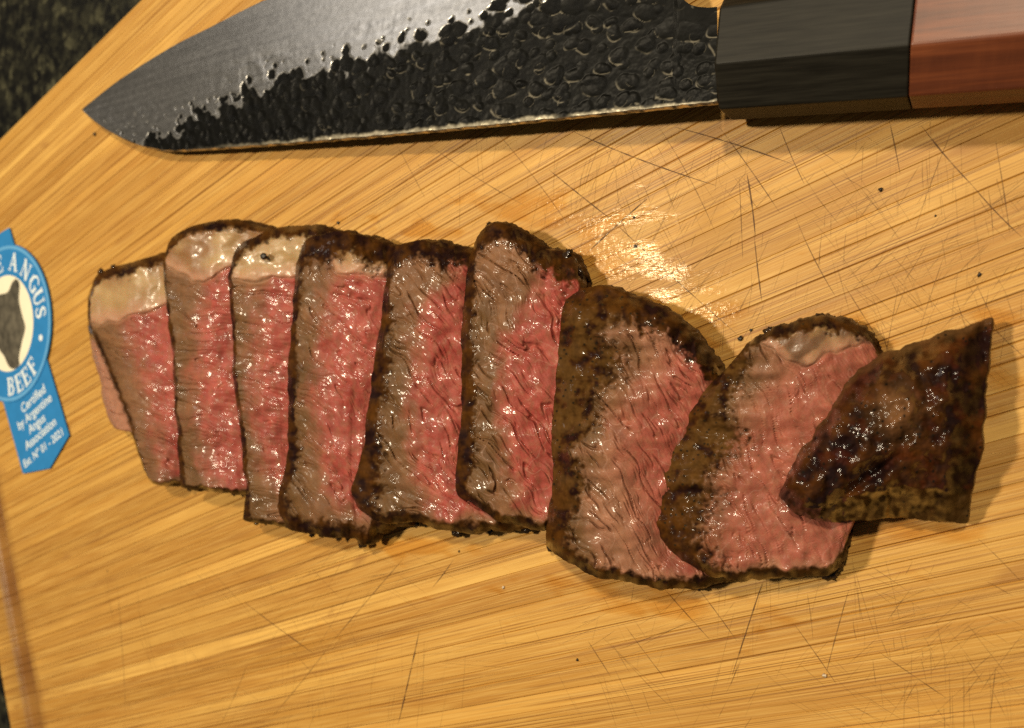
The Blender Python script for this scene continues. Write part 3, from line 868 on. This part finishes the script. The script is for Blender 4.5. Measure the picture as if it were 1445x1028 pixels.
yb = np.interp(xs, [115, 150, 200, 235, 280, 330, 400, 470, 520, 560, 620, 700, 780, 900, 960, 1012], [200, 200, 194, 186, 160, 135, 106, 90, 74, 60, 40, 14, -8, -40, -60, -90])
px = np.repeat(xs[None], nb, 0); py = mix(ys[None], ye[None], tt[:, None])
zc = np.interp(xs, [115, 1012], [0.0042, 0.0125])[None]
base = P(px, py, np.broadcast_to(zc, px.shape))
bx, by = base[..., 0] * 1000, base[..., 1] * 1000
TH = 0.0013
hgt = np.interp(tt, [0, 0.45, 1], [TH, TH * 0.85, 0.0001])[:, None] * np.ones_like(px)
f1, f2, cid = voronoi(np.interp(bx, [-230, -60, 90], [-46, -13, 6]) + 0.25 * by / 5.6 + .15 * perlin(bx / 5, by / 5, 3), by / 5.6 + .15 * perlin(bx / 5, by / 5, 4), 31, 1.0)
h1, h2, hid = voronoi(bx / 4.4 + 20, by / 3.8, 41, 1.0)
rad = 0.26 + 0.32 * cid
dim = np.clip(1 - (f1 / rad) ** 2, 0, 1)
rad2 = 0.30 + 0.15 * hid
dim2 = np.clip(1 - (h1 / rad2) ** 2, 0, 1) * (hid > 0.5)
dimp = np.maximum(dim, 0.8 * dim2)
kd = (py - yb[None]) / 18.0 + 1.0 * fbm(bx / 7, by / 7, 51, 3)
sc_mask = ss(-0.25, 0.25, kd + 1.9 * (dimp ** 0.7) - 0.55 - 1.5 * ss(0.0, -1.6, kd) * (dimp < 0.93))
sc_mask = np.where((kd < -2.6), 0, sc_mask)
ham = ss(-2.4, -0.2, kd)
rim = np.exp(-((f1 - rad) / 0.05) ** 2) + 0.7 * np.exp(-((h1 - rad2) / 0.05) ** 2) * (hid > 0.5)
und = 0.00030 * np.sin(bx / 26 + by / 9) * ss(-0.5, -3, kd)
zt = base[..., 2] + hgt + (-0.00040 * dimp ** 0.8 * ss(0.1, 0.5, sc_mask) + (0.00002 * rim + 0.00010 * fbm(bx / 2, by / 2, 61, 3)) * ss(-.5, .4, kd)) * ham * np.clip(hgt / TH, 0.05, 1) + und * np.clip(hgt / TH, 0, 1)
Wt = P(px, py, zt)
black = np.array([0.0035, 0.0035, 0.003])
c = mix(np.array([0.36, 0.355, 0.35]), black * (1 + 0.6 * np.clip(fbm(bx / 5, by / 5, 71, 3), -1, 1) + 0.5 * (1 - dimp) * ss(-140, 20, bx))[..., None], sc_mask[..., None])
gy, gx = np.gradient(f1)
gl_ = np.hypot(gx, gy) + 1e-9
lit_arc = ss(0.2, 0.95, (gx * -0.5 + gy * -0.85) / gl_ * np.sign(0.5) + 0.25 * fbm(bx / 3, by / 3, 83, 2))  # picks the side of each dimple rim that is painted as lit
worn = np.clip(lit_arc * rim * ham * ss(0.35, 0.9, rim) * ss(-0.1, 0.4, fbm(bx / 6, by / 6, 81, 3) + ss(-60, 60, bx) * 0.35), 0, 1) * 0.36 * ss(-130, 10, bx)  # light on the dimple rims, painted as thin pale arcs
worn = np.maximum(worn, ss(0.026, 0.004, tt[:, None] + 0.012 * fbm(bx / 4, by / 4, 85, 3)) * ss(-0.5, 0.3, fbm(bx / 9, by * 0, 86, 3) + 0.3) * ss(-150, -60, bx) * 0.9)  # spine edge wear, coloured bright for the light it catches
c = mix(c, np.array([0.40, 0.36, 0.27]), worn[..., None])  # painted rim light and spine wear share this pale colour
pol = np.clip(1 - sc_mask + 0.35 * worn, 0, 1)
Vt = Wt.reshape(-1, 3); N_ = len(Vt); nx = len(xs)
Vb = Vt.copy(); Vb[:, 2] = (base[..., 2] - hgt).reshape(-1)
Ft = grid_faces(nb, nx)
NN = vnormals(Vt, Ft)
if NN[:, 2].mean() < 0: Ft = Ft[:, ::-1]; NN = -NN
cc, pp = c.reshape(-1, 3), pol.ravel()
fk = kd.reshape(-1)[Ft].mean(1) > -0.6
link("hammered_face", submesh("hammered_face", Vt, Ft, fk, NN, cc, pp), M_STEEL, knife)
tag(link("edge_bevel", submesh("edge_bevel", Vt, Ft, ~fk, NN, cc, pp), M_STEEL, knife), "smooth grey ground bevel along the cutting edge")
# spine wall, heel wall and the far side of the blade
bVb = Vb.reshape(nb, nx, 3)[::6, ::3]
Fb = grid_faces(bVb.shape[0], bVb.shape[1])
cb = np.repeat([[0.03, 0.03, 0.028]], bVb.size // 3, 0)
link("far_face", mesh("far_face", bVb.reshape(-1, 3), Fb, True, cb, np.full(len(cb), 0.2)), M_STEEL, knife)
sp0, sp1 = Wt[0], Vb.reshape(nb, nx, 3)[0]
rows = [sp0, sp0 * 0.8 + sp1 * 0.2 + np.array([0, -0.0003, 0]), (sp0 + sp1) / 2 + np.array([0, -0.0004, 0]), sp0 * 0.2 + sp1 * 0.8 + np.array([0, -0.0003, 0]), sp1]
SV = np.vstack(rows)
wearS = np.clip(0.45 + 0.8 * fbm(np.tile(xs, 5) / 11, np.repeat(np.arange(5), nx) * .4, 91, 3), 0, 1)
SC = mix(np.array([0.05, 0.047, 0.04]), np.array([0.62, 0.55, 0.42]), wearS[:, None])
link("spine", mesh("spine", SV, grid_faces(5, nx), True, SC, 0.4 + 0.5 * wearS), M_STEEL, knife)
ed = np.vstack([Wt[-1], Vb.reshape(nb, nx, 3)[-1]])
link("cutting_edge", mesh("cutting_edge", ed, grid_faces(2, nx), True, np.repeat([[0.5, 0.5, 0.48]], len(ed), 0), np.ones(len(ed))), M_STEEL, knife)

# handle: black ferrule and reddish wood, octagonal
def wood_mat():
    m, nt, N, L, b = newmat("rosewood")
    tc = N.new("ShaderNodeTexCoord").outputs["Object"]
    n1 = noise_node(N, L, mapping(N, L, tc, (14, 260, 260)), 1.0, 4, 0.6, 0.6)
    n2 = noise_node(N, L, mapping(N, L, tc, (70, 1500, 1500)), 1.0, 3, 0.6)
    n3 = noise_node(N, L, mapping(N, L, tc, (420, 60, 60)), 1.0, 3, 0.6)
    c = ramp(N, L, n1.outputs["Fac"], [(0.3, (0.055, 0.013, 0.004)), (0.5, (0.125, 0.031, 0.009)), (0.7, (0.20, 0.056, 0.018))])
    c = mixc(N, L, ramp(N, L, n2.outputs["Fac"], [(0.5, (0, 0, 0)), (0.7, (0.6, 0.6, 0.6))]), c, (0.08, 0.02, 0.008))
    c = mixc(N, L, ramp(N, L, n3.outputs["Fac"], [(0.45, (0, 0, 0)), (0.75, (0.12, 0.12, 0.12))]), c, (0.26, 0.075, 0.022))
    L.new(c, b.inputs["Base Color"])
    b.inputs["Roughness"].default_value = 0.42
    L.new(bump(N, L, n2.outputs["Fac"], 0.4, 0.00008), b.inputs["Normal"])
    return m


def horn_mat():
    m, nt, N, L, b = newmat("black_horn")
    tc = N.new("ShaderNodeTexCoord").outputs["Object"]
    n1 = noise_node(N, L, mapping(N, L, tc, (60, 900, 900)), 1.0, 4, 0.6)
    c = ramp(N, L, n1.outputs["Fac"], [(0.35, (0.007, 0.006, 0.004)), (0.7, (0.020, 0.018, 0.013))])
    L.new(c, b.inputs["Base Color"])
    b.inputs["Roughness"].default_value = 0.5
    b.inputs["Specular IOR Level"].default_value = 0.18
    L.new(bump(N, L, n1.outputs["Fac"], 0.5, 0.00006), b.inputs["Normal"])
    return m


ZT = 0.0225
e0, e1 = P(1004, 91, ZT), P(1445, 44, ZT)
l0, l1 = P(1016, 155, 0.0160), P(1445, 130, 0.0160)
dirv = ((e1 - e0) / np.linalg.norm(e1 - e0) + (l1 - l0) / np.linalg.norm(l1 - l0)) / 2
dirv /= np.linalg.norm(dirv)
side = np.array([-dirv[1], dirv[0], 0])
org = (e0 + l0) / 2; 
k_e = np.dot(e0 - org, side); k_l = np.dot(l0 - org, side)
s_fer = float(np.dot(P(1284, 62, ZT) - org, dirv))
grow = (np.dot(e1 - org, side) - np.dot(e0 - org, side) + np.dot(l1 - org, side) - np.dot(l0 - org, side)) / 2 / np.dot(e1 - e0, dirv)
HWID = 0.0305


def octa(s, shrink=0.0):
    lo = k_l + grow * s; ch = k_e - k_l
    hi = k_l + HWID - grow * s
    z0, z1 = 0.0003, ZT
    zc1, zc0 = 0.0160, 0.0062
    p = [(lo + ch, z1), (lo, zc1), (lo, zc0), (lo + ch, z0), (hi - ch, z0), (hi, zc0), (hi, zc1), (hi - ch, z1)]
    cy, cz = (lo + hi) / 2, (z0 + z1) / 2
    return [org[:2].tolist() and (org + dirv * s + side * (cy + (y - cy) * (1 - shrink)))[:2].tolist() + [cz + (z - cz) * (1 - shrink)] for y, z in p]


def octa_body(name, secs, mat):
    ring = [octa(s, sh) for s, sh in secs]
    V = [p for r in ring for p in r]
    F = []
    for i in range(len(ring) - 1):
        for j in range(8):
            F.append((8 * i + j, 8 * i + (j + 1) % 8, 8 * i + 8 + (j + 1) % 8, 8 * i + 8 + j))
    F.append(tuple(range(7, -1, -1))); F.append(tuple(8 * (len(ring) - 1) + j for j in range(8)))
    # own frame: x along the handle
    Vw = np.array(V) - org
    Vl = np.stack([Vw @ dirv, Vw @ side, Vw[:, 2]], -1)
    o = link(name, mesh(name, Vl, F, False), mat, knife)
    o.location = org
    o.rotation_euler = (0, 0, math.atan2(dirv[1], dirv[0]))
    md = o.modifiers.new("soft_edges", 'BEVEL'); md.width = 0.0005; md.segments = 2; md.limit_method = 'ANGLE'
    return o


octa_body("ferrule", [(0.0, 0.03), (0.0006, 0.0), (s_fer - 0.00008, 0.0)], horn_mat())
octa_body("handle", [(s_fer + 0.00008, 0.003), (s_fer + 0.05, 0.0), (s_fer + 0.098, 0.0), (s_fer + 0.100, 0.04)], wood_mat())

# ------------------------------------------------------------------ round blue paper tag
M_BLUE = flat_mat("blue_paper", (0.022, 0.20, 0.50), 0.45, 0.4, 0.06, 200)
M_LBLUE = flat_mat("light_blue_ink", (0.12, 0.36, 0.66), 0.45, 0.4, 0.05, 200)
M_CREAM = flat_mat("cream_paper", (0.84, 0.78, 0.60), 0.5, 0.4, 0.03, 150)
M_WHITE = flat_mat("white_ink", (0.72, 0.80, 0.84), 0.5, 0.4, 0.03, 150)
M_BULL = flat_mat("dark_ink", (0.085, 0.075, 0.055), 0.5, 0.4, 0.55, 230)
TO = P(14, 457)
TR = math.radians(28)
TS = 1.04
tagroot = tag(empty("paper_tag", (TO[0], TO[1], 0.0006), TR), "blue rosette tag with a cattle head and white lettering beside the steak", "tag")
tagroot.scale = (TS, TS, 1)
TI = 0.0004


def tpart(name, polys, z0, z1, mat):
    V, F = [], []
    for pts in polys:
        v, f = prism([(x / 1000, y / 1000) for x, y in pts], z0, z1)
        o = len(V); V += v; F += [tuple(i + o for i in q) for q in f]
    return link(name, mesh(name, V, F, False), mat, tagroot)


def circ(r, n=96, a0=0, a1=360):
    return [(r * math.cos(math.radians(a0 + (a1 - a0) * i / n)), r * math.sin(math.radians(a0 + (a1 - a0) * i / n))) for i in range(n)]


tpart("ribbon_tail", [[(-21, 0), (-21, -67.5), (0.5, -74.5), (21.2, -68), (21.2, 0)][::1]], 0, TI, M_BLUE)
tpart("ribbon_tail", [[(21.6, 0), (22.2, 39), (0, 45), (-22, 39), (-21.6, 0)]], 0.00001, TI + 0.00001, M_BLUE)
tpart("disc", [circ(37.0)], 0.0001, TI + 0.0003, M_BLUE)
n = 120
ringp = []
for i in range(n):
    a, b_ = math.radians(360 * i / n), math.radians(360 * (i + 1) / n)
    ringp.append([(34.9 * math.cos(a), 34.9 * math.sin(a)), (36.4 * math.cos(a), 36.4 * math.sin(a)), (36.4 * math.cos(b_), 36.4 * math.sin(b_)), (34.9 * math.cos(b_), 34.9 * math.sin(b_))])
Z1 = TI + 0.0003
tpart("rim_line", ringp, Z1 - 0.00005, Z1 + 0.00004, M_LBLUE)
tpart("disc_centre", [circ(22.6)], Z1 - 0.0001, Z1 + 0.00006, M_CREAM)

# serif capitals as strokes on a 0..1 high cell: (x0, y0, x1, y1, width)
THK, THN = 0.20, 0.09
GLY = {
 'A': (0.86, [(0.10, 0, 0.43, 1, THN), (0.43, 1, 0.76, 0, THK), (0.24, 0.36, 0.62, 0.36, THN), (-0.02, 0.03, 0.24, 0.03, .07), (0.6, 0.03, 0.92, 0.03, .07)]),
 'N': (0.88, [(0.14, 0, 0.14, 1, THN), (0.12, 1, 0.72, 0.02, THK), (0.74, 0, 0.74, 1, THN), (0, 0.03, 0.28, 0.03, .07), (0, .97, .2, .97, .07), (0.6, 0.97, 0.88, 0.97, .07)]),
 'G': (0.86, [(0.80, 0.80, 0.62, 0.97, .1), (0.62, 0.97, 0.38, 0.97, .1), (0.38, 0.97, 0.17, 0.76, .15), (0.15, 0.78, 0.13, 0.28, THK), (0.15, 0.28, 0.38, 0.04, .15), (0.38, 0.03, 0.62, 0.04, .1), (0.62, 0.04, 0.76, 0.14, .1), (0.74, 0.06, 0.74, 0.44, THK), (0.55, 0.44, 0.86, 0.44, .07)]),
 'U': (0.86, [(0.16, 1, 0.16, 0.30, THK), (0.16, 0.30, 0.30, 0.06, .16), (0.30, 0.05, 0.54, 0.05, .12), (0.54, 0.05, 0.70, 0.28, .11), (0.71, 0.28, 0.71, 1, THN), (0, .97, .32, .97, .07), (.58, .97, .86, .97, .07)]),
 'S': (0.68, [(0.58, 0.80, 0.44, 0.96, .1), (0.44, 0.96, 0.22, 0.94, .1), (0.22, 0.94, 0.11, 0.76, .14), (0.11, 0.76, 0.24, 0.57, .17), (0.24, 0.57, 0.50, 0.43, .2), (0.50, 0.43, 0.58, 0.24, .17), (0.58, 0.24, 0.44, 0.05, .13), (0.44, 0.05, 0.20, 0.05, .1), (0.20, 0.05, 0.07, 0.24, .1)]),
 'B': (0.76, [(0.16, 0, 0.16, 1, THK), (0, .97, .45, .97, .07), (0, .03, .48, .03, .07), (0.45, .96, .60, .80, .14), (.60, .80, .46, .54, .14), (.18, .53, .48, .53, .07), (.48, .53, .66, .30, .15), (.66, .30, .46, .04, .15)]),
 'E': (0.72, [(0.16, 0, 0.16, 1, THK), (0, .97, .62, .97, .08), (0, .03, .66, .03, .08), (.18, .52, .48, .52, .08), (.60, .97, .61, .74, .08), (.65, .03, .66, .28, .08), (.48, .4, .48, .64, .07)]),
 'F': (0.68, [(0.16, 0, 0.16, 1, THK), (0, .97, .62, .97, .08), (0, .03, .34, .03, .07), (.18, .50, .48, .50, .08), (.60, .97, .61, .72, .08), (.48, .38, .48, .62, .07)]),
 'R': (0.82, [(0.16, 0, 0.16, 1, THK), (0, .97, .45, .97, .07), (0, .03, .32, .03, .07), (.45, .96, .62, .76, .15), (.62, .76, .46, .52, .14), (.18, .5, .5, .5, .07), (.40, .5, .76, .02, .18)]),
 'T': (0.76, [(0.38, 0, 0.38, 1, THK), (0.02, .97, .74, .97, .08), (.22, .03, .54, .03, .07), (.03, .97, .03, .74, .07), (.73, .97, .73, .74, .07)]),
 'I': (0.42, [(0.20, 0, 0.20, 1, THK), (0.04, .97, .36, .97, .07), (.04, .03, .36, .03, .07)]),
}


def stroke(x0, y0, x1, y1, wd):
    L_ = math.hypot(x1 - x0, y1 - y0) or 1
    nx_, ny_ = -(y1 - y0) / L_ * wd / 2, (x1 - x0) / L_ * wd / 2
    ex, ey = (x1 - x0) / L_ * wd * 0.12, (y1 - y0) / L_ * wd * 0.12
    return [(x0 - ex - nx_, y0 - ey - ny_), (x1 + ex - nx_, y1 + ey - ny_), (x1 + ex + nx_, y1 + ey + ny_), (x0 - ex + nx_, y0 - ey + ny_)]


zl = [0]


def letter(ch, cx, cy, rot, h):
    wdt, st = GLY[ch]
    V, F = [], []
    for i, s in enumerate(st):
        q = [((x - wdt / 2) * h, (y - 0.5) * h) for x, y in stroke(*s)]
        q = [(cx + x * math.cos(rot) - y * math.sin(rot), cy + x * math.sin(rot) + y * math.cos(rot)) for x, y in q]
        v, f = prism([(x / 1000, y / 1000) for x, y in q], Z1 - 0.00005, Z1 + 0.00005 + 0.000003 * i)
        o = len(V); V += v; F += [tuple(j + o for j in g) for g in f]
    link("letter", mesh("letter", V, F, False), M_WHITE, tagroot)


# in the tag's frame the disc's foot is at -90 degrees
wl = lambda deg: deg - 28      # measured scene angle -> tag frame
for ch, an in zip("ANGUS", (79, 56, 37.5, 22, 8.5)):
    a = math.radians(wl(an)); letter(ch, 29.0 * math.cos(a), 29.0 * math.sin(a), a - math.pi / 2, 8.2)
for i, ch in enumerate("ENITNEGRA"):
    a = math.radians(wl(104 + 15.6 * i)); letter(ch, 29.0 * math.cos(a), 29.0 * math.sin(a), a - math.pi / 2, 8.2)
for ch, an in zip("BEEF", (-83, -69, -56, -42)):
    a = math.radians(wl(an)); letter(ch, 29.6 * math.cos(a), 29.6 * math.sin(a), a + math.pi / 2, 8.2)
for an in (-14, 250):
    a = math.radians(wl(an))
    tpart("dot", [[(29.6 * math.cos(a) + x, 29.6 * math.sin(a) + y) for x, y in circ(1.5, 20)]], Z1 - 0.00005, Z1 + 0.00005, M_WHITE)


def text_line(s, x, y, size):
    cu = bpy.data.curves.new("text", 'FONT')
    cu.body = s; cu.size = size / 1000; cu.align_x = 'CENTER'; cu.extrude = 0.00004; cu.offset = 0.00006
    o = bpy.data.objects.new("text", cu); COL.objects.link(o)
    me = bpy.data.meshes.new_from_object(o.evaluated_get(bpy.context.evaluated_depsgraph_get()))
    bpy.data.objects.remove(o)
    t = link("lettering", me, M_WHITE, tagroot)
    me.materials.clear(); me.materials.append(M_WHITE)
    t.location = (x / 1000, y / 1000, TI + 0.00005)


for s, x, y, size in (("Certified", 3, -43.0, 6.2), ("by Argentine", 1, -48.6, 6.0), ("Angus", 0.5, -54.2, 6.0), ("Association", 1, -59.6, 6.0), ("Est. N\u00b0 01 - 2021", 0, -66.0, 5.2)):
    text_line(s, x, y, size)

# cattle head printed in the centre
hp = [(0, 417), (15, 413), (21, 400), (27, 394), (32, 402), (31, 424), (36, 447), (40, 463), (35, 484), (31, 505), (32, 516), (25, 521), (17, 518), (10, 503), (2, 492), (-8, 470), (-16, 452), (-24, 448), (-24, 440), (-14, 432), (-8, 420)]
hw = [(P(x, y)[:2] - TO[:2]) * 1000 / TS for x, y in hp]
cr_, sr_ = math.cos(-TR), math.sin(-TR)
hl = [(x * cr_ - y * sr_, x * sr_ + y * cr_) for x, y in hw]
hl = [tuple(p) for p in resample(hl + [hl[0]], 80)[:-1]]
tpart("cattle_head", [hl[::-1]], Z1, Z1 + 0.00011, M_BULL)

# ------------------------------------------------------------------ juice on the board
def juice_mat():
    m, nt, N, L, b = newmat("meat_juice")
    out = N["Material Output"]; N.remove(b)
    tc = N.new("ShaderNodeTexCoord").outputs["Object"]
    n1 = noise_node(N, L, mapping(N, L, tc, (110, 620, 110), (0, 0, -GA)), 1.0, 3, 0.6)
    n2 = noise_node(N, L, tc, 700, 2)
    h = math_node(N, L, 'ADD', n1.outputs["Fac"], math_node(N, L, 'MULTIPLY', n2.outputs["Fac"], 0.35))
    nr = bump(N, L, h, 1.0, 0.00019)
    gl = N.new("ShaderNodeBsdfGlossy"); gl.inputs["Roughness"].default_value = 0.15
    gl.inputs["Color"].default_value = (0.42, 0.38, 0.29, 1)
    L.new(nr, gl.inputs["Normal"])
    tr = N.new("ShaderNodeBsdfTransparent"); tr.inputs[0].default_value = (0.95, 0.88, 0.74, 1)
    tr0 = N.new("ShaderNodeBsdfTransparent")
    fr = N.new("ShaderNodeFresnel"); fr.inputs[0].default_value = 1.42; L.new(nr, fr.inputs[1])
    mx = N.new("ShaderNodeMixShader"); L.new(fr.outputs[0], mx.inputs[0]); L.new(tr.outputs[0], mx.inputs[1]); L.new(gl.outputs[0], mx.inputs[2])
    st = nd(N, "ShaderNodeAttribute", attribute_name="wet").outputs["Fac"]
    n3 = noise_node(N, L, mapping(N, L, tc, (70, 170, 70), (0, 0, -GA)), 1.0, 2, 0.5)
    cov = math_node(N, L, 'ADD', math_node(N, L, 'MULTIPLY', st, 2.0), math_node(N, L, 'MULTIPLY', n3.outputs["Fac"], 6.0))
    cov = math_node(N, L, 'SUBTRACT', cov, 4.1, True)
    m2 = N.new("ShaderNodeMixShader"); L.new(cov, m2.inputs[0]); L.new(tr0.outputs[0], m2.inputs[1]); L.new(mx.outputs[0], m2.inputs[2])
    L.new(m2.outputs[0], out.inputs[0])
    return m


M_JUICE = juice_mat()


def juice(label, blobs, box, zz):
    nx_, ny_ = 90, 70
    X, Y = np.meshgrid(np.linspace(box[0], box[2], nx_), np.linspace(box[1], box[3], ny_))
    den = np.zeros_like(X)
    for x, y, rx, ry, an in blobs:
        c_, s_ = math.cos(math.radians(an)), math.sin(math.radians(an))
        dx, dy = X - x, Y - y
        den = np.maximum(den, np.exp(-(((dx * c_ + dy * s_) / rx) ** 2 + ((-dx * s_ + dy * c_) / ry) ** 2)))
    W = P(X, Y, zz + 0.0002 * den)
    o = link("meat_juice", mesh("meat_juice", W.reshape(-1, 3), grid_faces(ny_, nx_)[:, ::-1], True, None, den.ravel()), M_JUICE)
    tag(o, label, "juice", kind="stuff")


juice("shiny film of meat juice on the board above the steak",
      [(905, 375, 180, 62, 38), (770, 300, 150, 32, 8), (980, 445, 130, 55, 30), (600, 325, 120, 16, 5), (1200, 470, 120, 40, -10), (1410, 500, 40, 90, 0)], (460, 240, 1445, 640), 0.0003)
juice("thin wet smear of meat juice on the board below the steak",
      [(900, 850, 220, 30, 8), (560, 770, 160, 22, 5), (1280, 760, 130, 30, 0)], (350, 720, 1445, 940), 0.0003)

# ------------------------------------------------------------------ crumbs
M_PEP = flat_mat("pepper", (0.018, 0.012, 0.007), 0.5, 0.5, 0.5, 900, 0.0003)
M_SALT = flat_mat("pale_crumb", (0.62, 0.50, 0.36), 0.5, 0.5, 0.2, 900, 0.0003)


def crumb(name, px_, py_, r, z, mat, label, cat):
    import bmesh
    bm = bmesh.new(); bmesh.ops.create_icosphere(bm, subdivisions=2, radius=1.0)
    sdd = random.randint(0, 9999)
    for v in bm.verts:
        n_ = float(fbm(np.array([v.co.x * 1.3 + sdd]), np.array([v.co.y * 1.3 + v.co.z * 1.7]), sdd, 3)[0])
        v.co *= 0.58 * r * (1 + 0.7 * n_)
        v.co.x *= 1.15; v.co.z *= 0.7
    me = bpy.data.meshes.new(name); bm.to_mesh(me); bm.free()
    me.polygons.foreach_set("use_smooth", np.ones(len(me.polygons), bool))
    o = link(name, me, mat)
    p = P(px_, py_, z)
    o.location = (p[0], p[1], z + r * 0.5); o.rotation_euler = (0, 0, random.uniform(0, 6))
    tag(o, label, cat, "crumbs scattered on the board")


for x, y, r, z, mt, lb in (
    (135, 190, .0011, 0, M_PEP, "black pepper flake on the board just below the knife tip"),
    (478, 315, .0008, 0, M_PEP, "black speck on the board just above the fourth slice"),
    (1243, 268, .0007, 0, M_PEP, "black pepper flake on the board below the wooden handle"),
    (1382, 388, .0007, 0, M_PEP, "black pepper flake on the board above the end piece's right corner"),
    (895, 307, .0006, 0, M_PEP, "upper of two black flakes beside the deep knife cut"),
    (897, 348, .0008, 0, M_PEP, "lower of two black flakes in the juice beside the deep knife cut"),
    (1320, 305, .0004, 0, M_PEP, "tiny dark speck on the board between handle and end piece"),
    (1045, 478, .0010, 0, M_PEP, "dark crumb on the board in the nook above the broad slice"),
    (1060, 466, .0006, 0, M_PEP, "small dark crumb between the nook and the wavy-topped slice"),
    (711, 829, .0007, 0, M_SALT, "pale crumb on the board below the middle slices"),
    (1164, 953, .0008, 0, M_SALT, "pale crumb near the bottom edge at right"),
    (815, 931, .0006, 0, M_PEP, "dark crumb near the bottom edge at the middle"),
    (648, 778, .0005, 0, M_PEP, "dark speck on the board just under the charred slice"),
    (152, 806, .0005, 0, M_PEP, "tiny dark speck on the board near the juice groove")):
    crumb("crumb", x, y, r, z, mt, lb, "crumb")
p = P(372, 362, 0.0188)
pc = link("peppercorn", lump(0.0011, 77, 0.8, 0.3), M_PEP)
pc.location = p
tag(pc, "single black peppercorn stuck in the cream fat cap of the third slice", "peppercorn")
